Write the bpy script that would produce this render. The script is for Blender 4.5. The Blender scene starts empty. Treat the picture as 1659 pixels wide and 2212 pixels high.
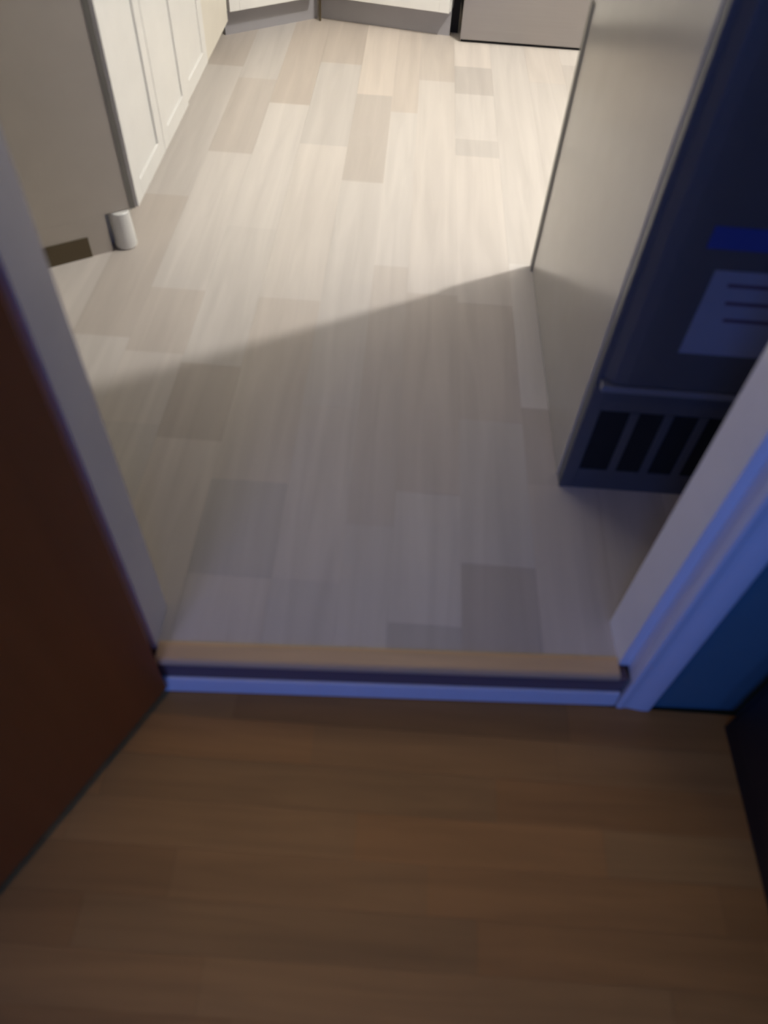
import bpy, bmesh, math, random
from mathutils import Vector, Matrix

S = bpy.context.scene
COL = S.collection
random.seed(4)

# ------------------------------------------------------------------ camera
pitch, roll, yaw, FPX = 0.9012798, 0.0780420, -0.0075139, 1603.2
def Rcam():
    cy, sy = math.cos(yaw), math.sin(yaw)
    Rz = Matrix(((cy, sy, 0), (-sy, cy, 0), (0, 0, 1)))
    M = Matrix(((1, 0, 0), (0, -math.sin(pitch), -math.cos(pitch)), (0, math.cos(pitch), -math.sin(pitch)))) @ Rz
    cr, sr = math.cos(roll), math.sin(roll)
    return Matrix(((cr, -sr, 0), (sr, cr, 0), (0, 0, 1))) @ M
M = Rcam()
cam = bpy.data.cameras.new('camera'); co = bpy.data.objects.new('camera', cam); COL.objects.link(co)
r, d, f = M[0], M[1], M[2]
co.matrix_world = Matrix(((r[0], -d[0], -f[0], 0), (r[1], -d[1], -f[1], 0), (r[2], -d[2], -f[2], 1.25), (0, 0, 0, 1)))
cam.sensor_fit = 'VERTICAL'; cam.sensor_height = 24; cam.lens = FPX / 2212 * 24
cam.clip_start = 0.02
cam.dof.use_dof = True; cam.dof.focus_distance = 12.0; cam.dof.aperture_fstop = 1.7
S.camera = co

# ------------------------------------------------------------------ world, lights, exposure
S.view_settings.view_transform = 'Standard'; S.view_settings.look = 'None'
S.view_settings.gamma = 1; S.view_settings.use_curve_mapping = False
S.view_settings.exposure = 0.0
w = bpy.data.worlds.new('world'); S.world = w; w.use_nodes = True
w.node_tree.nodes['Background'].inputs[0].default_value = (0.02, 0.03, 0.06, 1)
w.node_tree.nodes['Background'].inputs[1].default_value = 0.3

def lamp(name, kind, loc, energy, color, size=.1, target=None, size_y=None, spread=None):
    l = bpy.data.lights.new(name, kind); l.energy = energy; l.color = color
    if kind == 'AREA':
        l.size = size
        if size_y: l.shape = 'RECTANGLE'; l.size_y = size_y
        if spread: l.spread = spread
    else: l.shadow_soft_size = size
    o = bpy.data.objects.new(name, l); COL.objects.link(o); o.location = loc
    if target: o.rotation_euler = (Vector(target) - Vector(loc)).to_track_quat('-Z', 'Y').to_euler()
    return o
lamp('kitchen_ceiling_light', 'POINT', (1.08, 2.35, 2.44), 144, (1.0, .975, .94), .03)
lamp('bedroom_blue_light_right', 'AREA', (.60, -1.75, 1.3), 5, (.09, .26, 1.0), .6, target=(.45, .6, .5), size_y=.4)  # unseen blue source, right share, added to tint the casing
lamp('bedroom_blue_light_left', 'AREA', (-.75, -1.5, 1.10), 14, (.09, .245, 1.0), .7, target=(.5, .6, .5), size_y=.6)  # unseen blue source, left share; kind of source unknown
lamp('bedroom_warm_fill', 'AREA', (-.50, .06, 2.4), .6, (1.0, .74, .44), .2, target=(-.1, .26, 0), spread=math.radians(75))  # added warm fill over the bedroom floor, no lamp known there
lamp('hall_fill_left', 'AREA', (-2.2, 1.3, 2.3), .6, (1.0, .90, .78), .6, target=(-.6, 1.0, 0))  # added dim fill from the left, no fixture known there

# ------------------------------------------------------------------ materials
def mat(name, color, rough=.6, metallic=0, spec=.5, noise=None, coat=0):
    m = bpy.data.materials.new(name); m.use_nodes = True
    nt = m.node_tree; b = nt.nodes['Principled BSDF']
    b.inputs['Base Color'].default_value = (*color, 1); b.inputs['Roughness'].default_value = rough
    b.inputs['Metallic'].default_value = metallic; b.inputs['Specular IOR Level'].default_value = spec
    b.inputs['Coat Weight'].default_value = coat; b.inputs['Coat Roughness'].default_value = .15
    sc, amt, stretch = noise or (14, .05, (1, 1, 1))
    tc = nt.nodes.new('ShaderNodeTexCoord'); mp = nt.nodes.new('ShaderNodeMapping'); mp.inputs['Scale'].default_value = stretch
    nz = nt.nodes.new('ShaderNodeTexNoise'); nz.inputs['Scale'].default_value = sc; nz.inputs['Detail'].default_value = 5
    nt.links.new(tc.outputs['Object'], mp.inputs[0]); nt.links.new(mp.outputs[0], nz.inputs['Vector'])
    rp = nt.nodes.new('ShaderNodeMapRange'); rp.inputs['To Min'].default_value = 1 - amt; rp.inputs['To Max'].default_value = 1 + amt
    nt.links.new(nz.outputs['Fac'], rp.inputs[0])
    mx = nt.nodes.new('ShaderNodeMix'); mx.data_type = 'RGBA'; mx.blend_type = 'MULTIPLY'; mx.inputs[0].default_value = 1
    mx.inputs[6].default_value = (*color, 1); nt.links.new(rp.outputs[0], mx.inputs[7]); nt.links.new(mx.outputs[2], b.inputs['Base Color'])
    return m

def plank_mat(name, base, rough, stretch, grain=.12, spec=.5):
    """board colour from a per-board tone attribute times a stretched grain noise"""
    m = bpy.data.materials.new(name); m.use_nodes = True
    nt = m.node_tree; b = nt.nodes['Principled BSDF']
    b.inputs['Roughness'].default_value = rough; b.inputs['Specular IOR Level'].default_value = spec
    at = nt.nodes.new('ShaderNodeAttribute'); at.attribute_name = 'tone'
    tc = nt.nodes.new('ShaderNodeTexCoord'); mp = nt.nodes.new('ShaderNodeMapping'); mp.inputs['Scale'].default_value = stretch
    nz = nt.nodes.new('ShaderNodeTexNoise'); nz.inputs['Scale'].default_value = 1; nz.inputs['Detail'].default_value = 6; nz.inputs['Distortion'].default_value = .6
    nt.links.new(tc.outputs['Object'], mp.inputs[0]); nt.links.new(mp.outputs[0], nz.inputs['Vector'])
    rp = nt.nodes.new('ShaderNodeMapRange'); rp.inputs['From Min'].default_value = .25; rp.inputs['From Max'].default_value = .75
    rp.inputs['To Min'].default_value = 1 - grain; rp.inputs['To Max'].default_value = 1 + grain
    nt.links.new(nz.outputs['Fac'], rp.inputs[0])
    m1 = nt.nodes.new('ShaderNodeMix'); m1.data_type = 'RGBA'; m1.blend_type = 'MULTIPLY'; m1.inputs[0].default_value = 1
    m1.inputs[6].default_value = (*base, 1); nt.links.new(at.outputs['Color'], m1.inputs[7])
    m2 = nt.nodes.new('ShaderNodeMix'); m2.data_type = 'RGBA'; m2.blend_type = 'MULTIPLY'; m2.inputs[0].default_value = 1
    nt.links.new(m1.outputs[2], m2.inputs[6]); nt.links.new(rp.outputs[0], m2.inputs[7]); nt.links.new(m2.outputs[2], b.inputs['Base Color'])
    return m

M_greyfloor = plank_mat('grey_vinyl_plank', (.61, .565, .515), .36, (26, 1.6, 1), .09)
M_redfloor = plank_mat('orange_laminate', (.48, .235, .06), .5, (2.2, 30, 1), .16)
M_taupe = mat('satin_taupe_paint', (.46, .43, .375), .17, spec=.6)
M_wall = mat('matt_wall_paint', (.46, .435, .39), .7)
M_panel = mat('taupe_end_panel', (.52, .47, .41), .5)
M_blue_wall = mat('teal_bedroom_wall', (.11, .22, .25), .8)
M_white = mat('white_gloss_paint', (.80, .80, .80), .35)
M_trimw = mat('white_trim_paint', (.88, .86, .87), .4)
M_door = mat('mahogany_door', (.42, .115, .022), .42, noise=(1, .22, (20, 20, 1.2)))
M_cab = mat('white_cabinet_door', (.84, .83, .79), .28)
M_cream = mat('cream_cabinet_door', (.78, .74, .64), .35)
M_kick = mat('grey_toe_kick', (.34, .33, .34), .5)
M_steel = mat('brushed_stainless', (.36, .34, .33), .38, metallic=.75, noise=(1, .06, (2, 2, 160)))
M_dark = mat('dark_gap', (.012, .012, .014), .8)
M_furn = mat('furnace_enamel', (.085, .088, .10), .36, spec=.6)
M_lip = mat('highlit_furnace_lip', (.20, .20, .22), .4)  # lighter than the enamel: the lip's highlight is put into the colour
M_slot = mat('black_duct', (.006, .006, .007), .8)
M_label = mat('pale_paper_label', (.26, .28, .36), .6)
M_ink = mat('label_ink', (.10, .06, .10), .6)
M_label2 = mat('blue_sticker', (.03, .06, .30), .5)
M_oak = mat('varnished_oak', (.70, .48, .27), .35, noise=(1, .2, (3, 60, 60)))
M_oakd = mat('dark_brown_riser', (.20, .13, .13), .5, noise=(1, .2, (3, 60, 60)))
M_black = mat('black_lacquer', (.010, .010, .013), .45)
M_guard = mat('grey_corner_guard', (.20, .19, .165), .5)
M_brown = mat('dark_brown', (.10, .072, .035), .6)  # dark brown for the panel-foot shade strip and the corner trim
M_ceil = mat('white_ceiling', (.66, .65, .62), .9)
M_counter = mat('grey_worktop', (.3, .29, .28), .35)
M_glass = mat('frosted_shade', (.8, .8, .78), .5)

# ------------------------------------------------------------------ helpers
def link(name, bm, m, parent=None, bevel=0, smooth=False):
    me = bpy.data.meshes.new(name); bmesh.ops.recalc_face_normals(bm, faces=bm.faces[:]); bm.to_mesh(me); bm.free()
    if isinstance(m, (list, tuple)):
        for k in m: me.materials.append(k)
    else: me.materials.append(m)
    o = bpy.data.objects.new(name, me); COL.objects.link(o)
    if parent: o.parent = parent
    if bevel:
        b = o.modifiers.new('bevel', 'BEVEL'); b.width = bevel; b.segments = 3; b.limit_method = 'ANGLE'
    if smooth:
        for p in me.polygons: p.use_smooth = True
    return o
def bx(bm, a, b):
    (x0, y0, z0), (x1, y1, z1) = a, b
    v = [bm.verts.new(p) for p in ((x0, y0, z0), (x1, y0, z0), (x1, y1, z0), (x0, y1, z0), (x0, y0, z1), (x1, y0, z1), (x1, y1, z1), (x0, y1, z1))]
    for q in ((0, 1, 2, 3), (4, 5, 6, 7), (0, 1, 5, 4), (1, 2, 6, 5), (2, 3, 7, 6), (3, 0, 4, 7)): bm.faces.new([v[i] for i in q])
def prism(bm, pts, z0, z1):
    a = [bm.verts.new((x, y, z0)) for x, y in pts]; b = [bm.verts.new((x, y, z1)) for x, y in pts]
    bm.faces.new(a); bm.faces.new(b); n = len(pts)
    for i in range(n): bm.faces.new((a[i], a[(i + 1) % n], b[(i + 1) % n], b[i]))
def extr_x(bm, prof, x0, x1):
    """profile in (y,z) extruded along x"""
    a = [bm.verts.new((x0, y, z)) for y, z in prof]; b = [bm.verts.new((x1, y, z)) for y, z in prof]
    bm.faces.new(a); bm.faces.new(b); n = len(prof)
    for i in range(n): bm.faces.new((a[i], a[(i + 1) % n], b[(i + 1) % n], b[i]))
def B(name, a, b, m, parent=None, bevel=0):
    bm = bmesh.new(); bx(bm, a, b); return link(name, bm, m, parent, bevel)
def P(name, pts, z0, z1, m, parent=None, bevel=0):
    bm = bmesh.new(); prism(bm, pts, z0, z1); return link(name, bm, m, parent, bevel)
def struct(o): o['kind'] = 'structure'; return o
def thing(name, label, cat, loc=(0, 0, 0), rz=0, group=None, kind=None):
    o = bpy.data.objects.new(name, None); COL.objects.link(o); o.location = loc; o.rotation_euler = (0, 0, rz)
    o.empty_display_size = .1
    if label: o['label'] = label; o['category'] = cat
    if kind: o['kind'] = kind
    return o

LOW = -.11          # bedroom floor level; the hall floor is z = 0
DY, DA = .617, math.atan(.04)     # door wall: bedroom face passes (0, DY), turned by DA
def W(x, y):        # door-wall frame to world
    c, s = math.cos(DA), math.sin(DA); return (x * c - y * s, DY + x * s + y * c)
XL, XR, TH = -.392, .468, .118    # clear opening and wall thickness

# ------------------------------------------------------------------ floors (boards with their own tone)
def board_floor(name, boards, z, m, thick, gap, back=0):
    bm = bmesh.new(); lay = bm.loops.layers.float_color.new('tone')
    for (x0, y0, x1, y1, t) in boards:
        g = gap / 2
        n0 = len(bm.faces); bx(bm, (x0 + g, y0 + g, z - thick), (x1 - g, y1 - g, z)); bm.faces.ensure_lookup_table()
        for fc in bm.faces[n0:]:
            for l in fc.loops: l[lay] = (t[0], t[1], t[2], 1)
    xs = [b[0] for b in boards]; xe = [b[2] for b in boards]; ys = [b[1] for b in boards]; ye = [b[3] for b in boards]
    n0 = len(bm.faces); bx(bm, (min(xs), min(ys) + back, z - thick - .05), (max(xe), max(ye), z - .0012)); bm.faces.ensure_lookup_table()
    for fc in bm.faces[n0:]:
        for l in fc.loops: l[lay] = (.86, .85, .84, 1)
    return struct(link(name, bm, m))

def tone(v, warm=0): return (v * (1 + warm), v, v * (1 - warm))
Y0, Y1 = .70, 4.6
seams = [-2.6, -2.45, -2.3, -2.15, -2.0, -1.85, -1.70, -1.55, -1.4, -1.27, -1.12, -.97, -.825, -.675, -.525, -.375, -.207, -.07, .03, .172, .325]
while seams[-1] < 3.0: seams.append(seams[-1] + .15)
fixed = {  # left edge of strip: list of (y_end, tone) from the door outward; some far tones lowered for light falloff
    -.825: [(1.5, tone(1.05)), (2.2, tone(.90, .03)), (3.2, tone(1.0)), (4.6, tone(.80, .04))],
    -.675: [(1.2, tone(1.0)), (1.45, tone(1.05, .01)), (1.72, tone(.93, .03)), (2.5, tone(1.04)), (3.1, tone(.85, .03)), (4.6, tone(.93))],
    -.525: [(1.16, tone(1.02, .03)), (1.42, tone(.86, .04)), (2.05, tone(1.02)), (2.9, tone(1.06)), (4.6, tone(.80, .06))],
    -.375: [(.80, tone(1.0, .02)), (1.05, tone(.88)), (1.71, tone(.97, .03)), (2.6, tone(1.06, .01)), (3.3, tone(.95)), (4.6, tone(.80, .06))],
    -.207: [(.80, tone(.96)), (1.3, tone(1.0, .01)), (2.37, tone(1.02)), (3.03, tone(.85, .03)), (4.6, tone(1.02, .05))],
    -.07: [(.95, tone(1.0)), (1.9, tone(.95, .02)), (2.9, tone(1.05)), (4.6, tone(.93, .05))],
    .03: [(.72, tone(.85)), (1.05, tone(1.04)), (1.78, tone(.94, .03)), (3.2, tone(1.04, .01)), (4.6, tone(.90, .04))],
    .172: [(.87, tone(.80, .03)), (1.29, tone(.99)), (1.75, tone(.93, .03)), (2.6, tone(1.06, .01)), (2.72, tone(.93)), (3.1, tone(1.04)), (3.36, tone(.86, .01)), (4.6, tone(1.06, .02))],
    .325: [(1.10, tone(.95, .03)), (1.345, tone(.88, .03)), (1.96, tone(1.15, -.01)), (4.6, tone(1.0))],
}
boards = []
for a, b in zip(seams, seams[1:]):
    key = round(a, 3)
    if key in fixed:
        y = Y0 - .12
        for ye, t in fixed[key]: boards.append((a, y, b, ye, t)); y = ye
    else:
        y = Y0 - .12
        while y < Y1:
            ye = min(y + random.uniform(.5, 1.2), Y1)
            boards.append((a, y, b, ye, tone(random.uniform(.88, 1.08), random.uniform(0, .04)))); y = ye
boards = [(a, max(b, DY + .04 * max(a, -.4) + (.040 if a < .45 else .062)), c, d_, t) for a, b, c, d_, t in boards]
board_floor('floor', boards, 0, M_greyfloor, .01, .0004, back=.12)

boards = []; y = .63
rows = []
while y > -2.6: rows.append(y); y -= .078
for j, yy in enumerate(rows):
    x = -2.0 + random.uniform(-.5, 0)
    while x < 1.9:
        xe = x + random.uniform(.35, .75)
        v = random.uniform(.84, 1.12); wv = random.uniform(-.04, .06)
        boards.append((max(x, -2.0), yy - .078, min(xe, 1.9), yy, tone(v, wv))); x = xe
boards = [b for b in boards if b[2] - b[0] > .01]
board_floor('floor.001', boards, LOW, M_redfloor, .01, .0004)

# ------------------------------------------------------------------ shell
H = 2.6
def dw(name, x0, x1, z0, z1, m):       # piece of the door wall: bedroom half and hall half
    return struct(P(name, [W(x0, 0), W(x1, 0), W(x1, TH), W(x0, TH)], z0, z1, m))
def two_sided(name, x0, x1, z0, z1):
    bm = bmesh.new(); prism(bm, [W(x0, 0), W(x1, 0), W(x1, TH), W(x0, TH)], z0, z1)
    o = struct(link(name, bm, [M_wall, M_blue_wall]))
    nb = Vector((math.sin(DA), -math.cos(DA), 0))
    for p in o.data.polygons:
        if Vector(p.normal).dot(nb) > .9: p.material_index = 1
    return o
two_sided('wall_front', XR + .0225, 1.98, LOW - .06, H)
two_sided('wall_front_left', -2.05, XL - .022, LOW - .06, H)
two_sided('wall_front_header', XL - .022, XR + .022, 1.98, H)
struct(B('wall_back', (-2.05, -2.7, LOW - .06), (1.95, -2.6, H), M_blue_wall))
struct(B('wall_bedroom_left', (-2.15, -2.7, LOW - .06), (-2.05, .52, H), M_blue_wall))
struct(B('wall_bedroom_right', (1.9, -2.6, LOW - .06), (2.0, .68, H), M_blue_wall))
struct(B('ceiling', (-2.9, -2.7, H), (3.2, 4.7, H + .1), M_ceil))
struct(B('wall_left', (-2.9, .65, -.06), (-2.6, 4.6, H), M_wall))
struct(B('wall_far', (-2.9, 4.6, -.06), (3.2, 4.7, H), M_wall))
struct(B('wall_far_right', (3.0, .72, -.06), (3.2, 4.6, H), M_wall))
# partition that carries the furnace; its satin side faces the walkway
struct(P('wall_right', [(.392, 1.132), (2.99, 1.132), (2.99, 1.953), (.392, 1.953)], 0, H, M_taupe, bevel=.004))
# corner guard on the far corner of that partition
bm = bmesh.new(); prism(bm, [(.3885, 1.925), (.3915, 1.925), (.3915, 1.957), (.3885, 1.957)], .001, .68)
struct(link('trim_3', bm, M_guard))

# ------------------------------------------------------------------ door frame (jambs, stops, casing) and threshold
fr = thing('trim_1', None, None, kind='structure')
def jamb(side):
    s = 1 if side > 0 else -1
    X = XR if side > 0 else XL
    # stop part (toward the hall) stands 15 mm into the opening, rebate toward the bedroom
    pts = [W(X, .030), W(X, TH + .004), W(X + s * .022, TH + .004), W(X + s * .022, 0), W(X + s * .020, 0), W(X + s * .020, .030)]
    return P('jamb', pts, 0.0 if False else -.004, 1.98, M_trimw, fr, bevel=.0015)
jamb(1); jamb(-1)
def casing(side):
    s = 1 if side > 0 else -1
    X = (XR + .021) if side > 0 else (XL - .021)
    prof = [(0, 0), (0, -.010), (.004, -.013), (.012, -.013), (.016, -.0105), (.026, -.012), (.040, -.0165), (.052, -.019), (.063, -.019), (.069, -.012), (.069, 0)]
    return P('casing', [W(X + s * u, v * .7) for u, v in prof], LOW + .001, 2.05, M_trimw, fr)
casing(1); casing(-1)
P('head_casing', [W(XL - .087, 0), W(XR + .087, 0), W(XR + .087, -.018), W(XL - .087, -.018)], 2.05, 2.12, M_trimw, fr)
P('head_jamb', [W(XL, 0), W(XR, 0), W(XR, TH), W(XL, TH)], 1.96, 1.98, M_trimw, fr)

th = thing('trim_2', None, None, loc=(0, DY, 0), rz=DA, kind='structure')
def Lx(name, prof, x0, x1, m, bevel=0):
    bm = bmesh.new(); extr_x(bm, prof, x0, x1); return link(name, bm, m, th, bevel)
# oak nosing with rounded front edge
nose = [(.044, -.010), (.044, .002), (.038, .005), (.008, .005), (.002, .002), (.000, -.004), (.001, -.010), (.005, -.012), (.012, -.012)]
o = Lx('nosing', nose, XL + .001, XR - .001, M_oak, .001)
Lx('riser', [(.006, -.0125), (.05, -.0125), (.05, LOW + .002), (.006, LOW + .002)], XL - .012, XR + .018, M_oakd)
Lx('kick_board', [(.0055, -.062), (-.001, -.064), (-.005, LOW + .002), (.0055, LOW + .002)], XL - .012, XR + .018, M_trimw, .002)

# ------------------------------------------------------------------ open door leaf
hx, hy = -.381, .592
ang = math.atan2(-.36, -.185)
dr = thing('door_1', None, None, loc=(hx, hy, LOW), rz=ang, kind='structure')
bm = bmesh.new(); bx(bm, (0, -.036, .026), (.80, 0, 2.04)); link('door_leaf', bm, M_door, dr, .002)
def lathe(prof, axis_pt, n=24):
    bm = bmesh.new(); rings = []
    for (rr, h) in prof:
        rings.append([bm.verts.new((axis_pt[0] + rr * math.cos(2 * math.pi * i / n), axis_pt[1] + h, axis_pt[2] + rr * math.sin(2 * math.pi * i / n))) for i in range(n)])
    for a, b in zip(rings, rings[1:]):
        for i in range(n): bm.faces.new((a[i], a[(i + 1) % n], b[(i + 1) % n], b[i]))
    bm.faces.new(rings[0]); bm.faces.new(rings[-1]); return bm
link('door_handle', lathe([(.028, 0), (.028, .006), (.012, .010), (.011, .035), (.024, .045), (.028, .058), (.020, .070), (.006, .073)], (.74, 0, 1.0)), M_steel, dr, smooth=True)

# ------------------------------------------------------------------ wall furnace
fx0, fx1, fy, fz1 = .394, .80, 1.100, 1.62
wf = thing('wall_furnace', 'dark blue-black metal wall furnace with slotted bottom grille, right of the walkway', 'heater', loc=(fx0, fy, 0))
Wd = fx1 - fx0
# outer frame with a soft rounded bevel
bm = bmesh.new()
bx(bm, (0, .004, 0), (Wd, .0315, fz1))
link('casing', bm, M_furn, wf, .004)
bm = bmesh.new(); bx(bm, (0, -.001, 0), (.030, .004, .2999)); bx(bm, (Wd - .030, -.001, 0), (Wd, .004, .2999)); bx(bm, (.030, -.001, 0), (Wd - .030, .004, .062)); bx(bm, (.030, -.001, .236), (Wd - .030, .004, .2999))
link('grille_frame', bm, M_furn, wf, .002)
bm = bmesh.new(); bx(bm, (.030, .002, .062), (Wd - .030, .0042, .236)); link('duct_opening', bm, M_slot, wf)
n = 5; sw = (Wd - .060) / n
for i in range(1, n):
    B('grille_bar', (.030 + i * sw - .009, -.003, .062), (.030 + i * sw + .009, .0018, .236), M_furn, wf, .0015)
# front panel above the grille: raised pan with sloping left edge, and a lip over the grille
bm = bmesh.new()
extr_pts = [(0.012, .004), (.028, -.013), (.052, -.016), (Wd - .052, -.016), (Wd - .028, -.013), (Wd - .012, .004)]
prism(bm, extr_pts, .318, fz1 - .02); link('front_panel', bm, M_furn, wf, .002)
B('lip', (.008, -.020, .300), (Wd - .008, .004, .315), M_lip, wf, .003)
# paper rating label with lines of print, and a darker blue sticker above it
lab = B('rating_label', (.120, -.0175, .405), (.320, -.0163, .575), M_label, wf); lab['label'] = 'pale printed rating label'
bm = bmesh.new()
for k, (a, b_) in enumerate([(.03, .18), (.04, .165), (.05, .14)]):
    z = .545 - k * .034; bx(bm, (.120 + a, -.0180, z), (.120 + b_, -.0176, z + .007))
link('printed_lines', bm, M_ink, lab)
st = B('sticker', (.090, -.0175, .612), (.310, -.0163, .650), M_label2, wf); st['label'] = 'deep blue sticker strip'

# ------------------------------------------------------------------ tall cabinet on the left, taupe end panel toward the camera
tc = thing('tall_cabinet', 'tall white cabinet run with a taupe end panel, left side of the walkway', 'cabinet')
cx, kx = -.745, -.829
# end panel, notched at the toe kick, set at an angle
q0, q1 = (cx - .002, 1.925), (-1.40, 1.490)
dv = Vector((q1[0] - q0[0], q1[1] - q0[1])).normalized(); nv = Vector((-dv.y, dv.x)); nv = nv if nv.y > 0 else -nv
def ep(s, t): v = Vector(q0) + dv * s + nv * t; return (v.x, v.y)
L = .79
P('end_panel', [ep(0, 0), ep(L, 0), ep(L, .02), ep(0, .02)], .112, H - .1, M_panel, tc, .001)
eb = P('edge_band', [ep(.001, -.0015), ep(.016, -.0015), ep(.016, -.0003), ep(.001, -.0003)], .112, H - .1, M_guard, tc); eb['label'] = 'darker edge strip'
P('end_panel_foot', [ep(.090, 0), ep(L, 0), ep(L, .02), ep(.090, .02)], 0, .112, M_panel, tc)
P('carcass', [(cx - .02, 1.95), (cx - .02, 3.33), (-1.38, 3.33), (-1.38, 1.53)], .112, H - .1, M_cab, tc)
P('toe_kick', [(kx, 1.918), (kx, 3.33), (kx - .018, 3.33), (kx - .018, 1.905)], 0, .111, M_cab, tc)
bm = bmesh.new(); bmesh.ops.create_cone(bm, cap_ends=True, segments=32, radius1=.031, radius2=.029, depth=.108)
bmesh.ops.translate(bm, verts=bm.verts, vec=(-.793, 1.911, .0555)); fo = link('corner_foot', bm, M_cab, tc, .004); fo['label'] = 'white rounded corner foot'
def cdoor(y0, y1, x, m, z0=.112, z1=2.2):
    o = B('door', (x - .02, y0, z0), (x, y1, z1), m, tc, .002)
    w = .055     # raised edge frame of the shaker front
    bm = bmesh.new()
    bx(bm, (x, y0, z0), (x + .006, y0 + w, z1)); bx(bm, (x, y1 - w, z0), (x + .006, y1, z1))
    bx(bm, (x, y0 + w, z0), (x + .006, y1 - w, z0 + .05)); bx(bm, (x, y0 + w, z1 - w), (x + .006, y1 - w, z1))
    link('door_frame', bm, m, o, .0015)
cdoor(1.928, 2.250, cx, M_cab); cdoor(2.254, 2.578, cx, M_cab); cdoor(2.584, 2.928, cx - .006, M_cab)
fp = B('filler_panel', (cx - .02, 2.932, .112), (cx - .002, 3.33, 2.2), M_cream, tc, .001); fp['label'] = 'cream filler panel'
o = P('panel_foot_shade', [ep(.15, -.001), ep(L, -.001), ep(L, -.009), ep(.15, -.002)], 0, .06, M_brown); struct(o)  # added dark strip standing for contact shade at the panel foot

# ------------------------------------------------------------------ kitchen cabinets at the far end
def run(name, label, a, b, doors, depth, i0=0, i1=0):
    a, b = Vector(a), Vector(b); L = (b - a).length; rz = math.atan2(b.y - a.y, b.x - a.x)
    t = thing(name, label, 'cabinet', loc=(a.x, a.y, 0), rz=rz)
    B('toe_kick', (0, 0, 0), (L, .015, .098), M_kick, t)
    B('carcass', (i0, -.03, .10), (L - i1, depth, .86), M_cab, t)
    x = i0
    for i in range(doors):
        x1 = i0 + (L - i0 - i1) * (i + 1) / doors
        dd = B('door', (x + .003, -.052, .102), (x1 - .003, -.031, .85), M_cab, t, .003)
        bm = bmesh.new(); hh = .045
        bx(bm, (x + .003, -.058, .102), (x + .048, -.0525, .85)); bx(bm, (x1 - .048, -.058, .102), (x1 - .003, -.0525, .85))
        bx(bm, (x + .048, -.058, .102), (x1 - .048, -.0525, .147)); bx(bm, (x + .048, -.058, .805), (x1 - .048, -.0525, .85))
        link('door_frame', bm, M_cab, dd, .0015)
        x = x1
    B('worktop', (i0, -.065, .862), (L - i1, depth, .90), M_counter, t, .003)
    return t
run('corner_cabinet', 'white angled corner base cabinet with grey toe kick, far left of the kitchen', (-.800, 3.500), (-.440, 3.773), 1, .18, 0, .034)
run('base_cabinet', 'white base cabinet with grey toe kick, between the corner cabinet and stainless appliance', (-.424, 3.777), (.150, 3.679), 1, .22, .034, 0)
struct(P('trim_4', [(-.4295, 3.745), (-.4235, 3.752), (-.4205, 3.745), (-.4255, 3.735)], 0, .85, M_brown))

dwz = thing('dishwasher', 'grey stainless appliance front at the far end of the kitchen, beside a black gap', 'appliance', loc=(.195, 3.615, 0))
B('door_panel', (0, 0, .012), (.60, .03, .84), M_steel, dwz, .003)
B('body', (.01, .031, .02), (.59, .55, .85), M_dark, dwz)
B('plinth', (.005, .012, 0), (.595, .03, .0115), M_dark, dwz)
B('handle', (.08, -.03, .76), (.52, -.001, .785), M_steel, dwz, .008)
struct(B('wall_gap_filler', (.152, 3.72, 0), (.188, 3.76, .85), M_dark))

# ------------------------------------------------------------------ black dresser in the bedroom
dk = thing('black_dresser', 'black dresser standing against the teal bedroom wall, right of the doorway', 'dresser', loc=(.695, .615, LOW))
B('body', (0.004, -1.25, .05), (.48, -.004, .80), M_black, dk, .004)
B('top', (.002, -1.26, .801), (.49, -.002, .825), M_black, dk, .004)
B('plinth', (0.003, -1.24, 0), (.46, -.01, .049), M_black, dk)
for k in range(3):
    dd = B('drawer', (-.010, -1.22 + .0, .07 + k * .243), (.003, -.03, .07 + k * .243 + .235), M_black, dk, .003)
    kb = B('knob', (-.028, -.64, .07 + k * .243 + .105), (-.011, -.61, .07 + k * .243 + .13), M_steel, dd, .006)
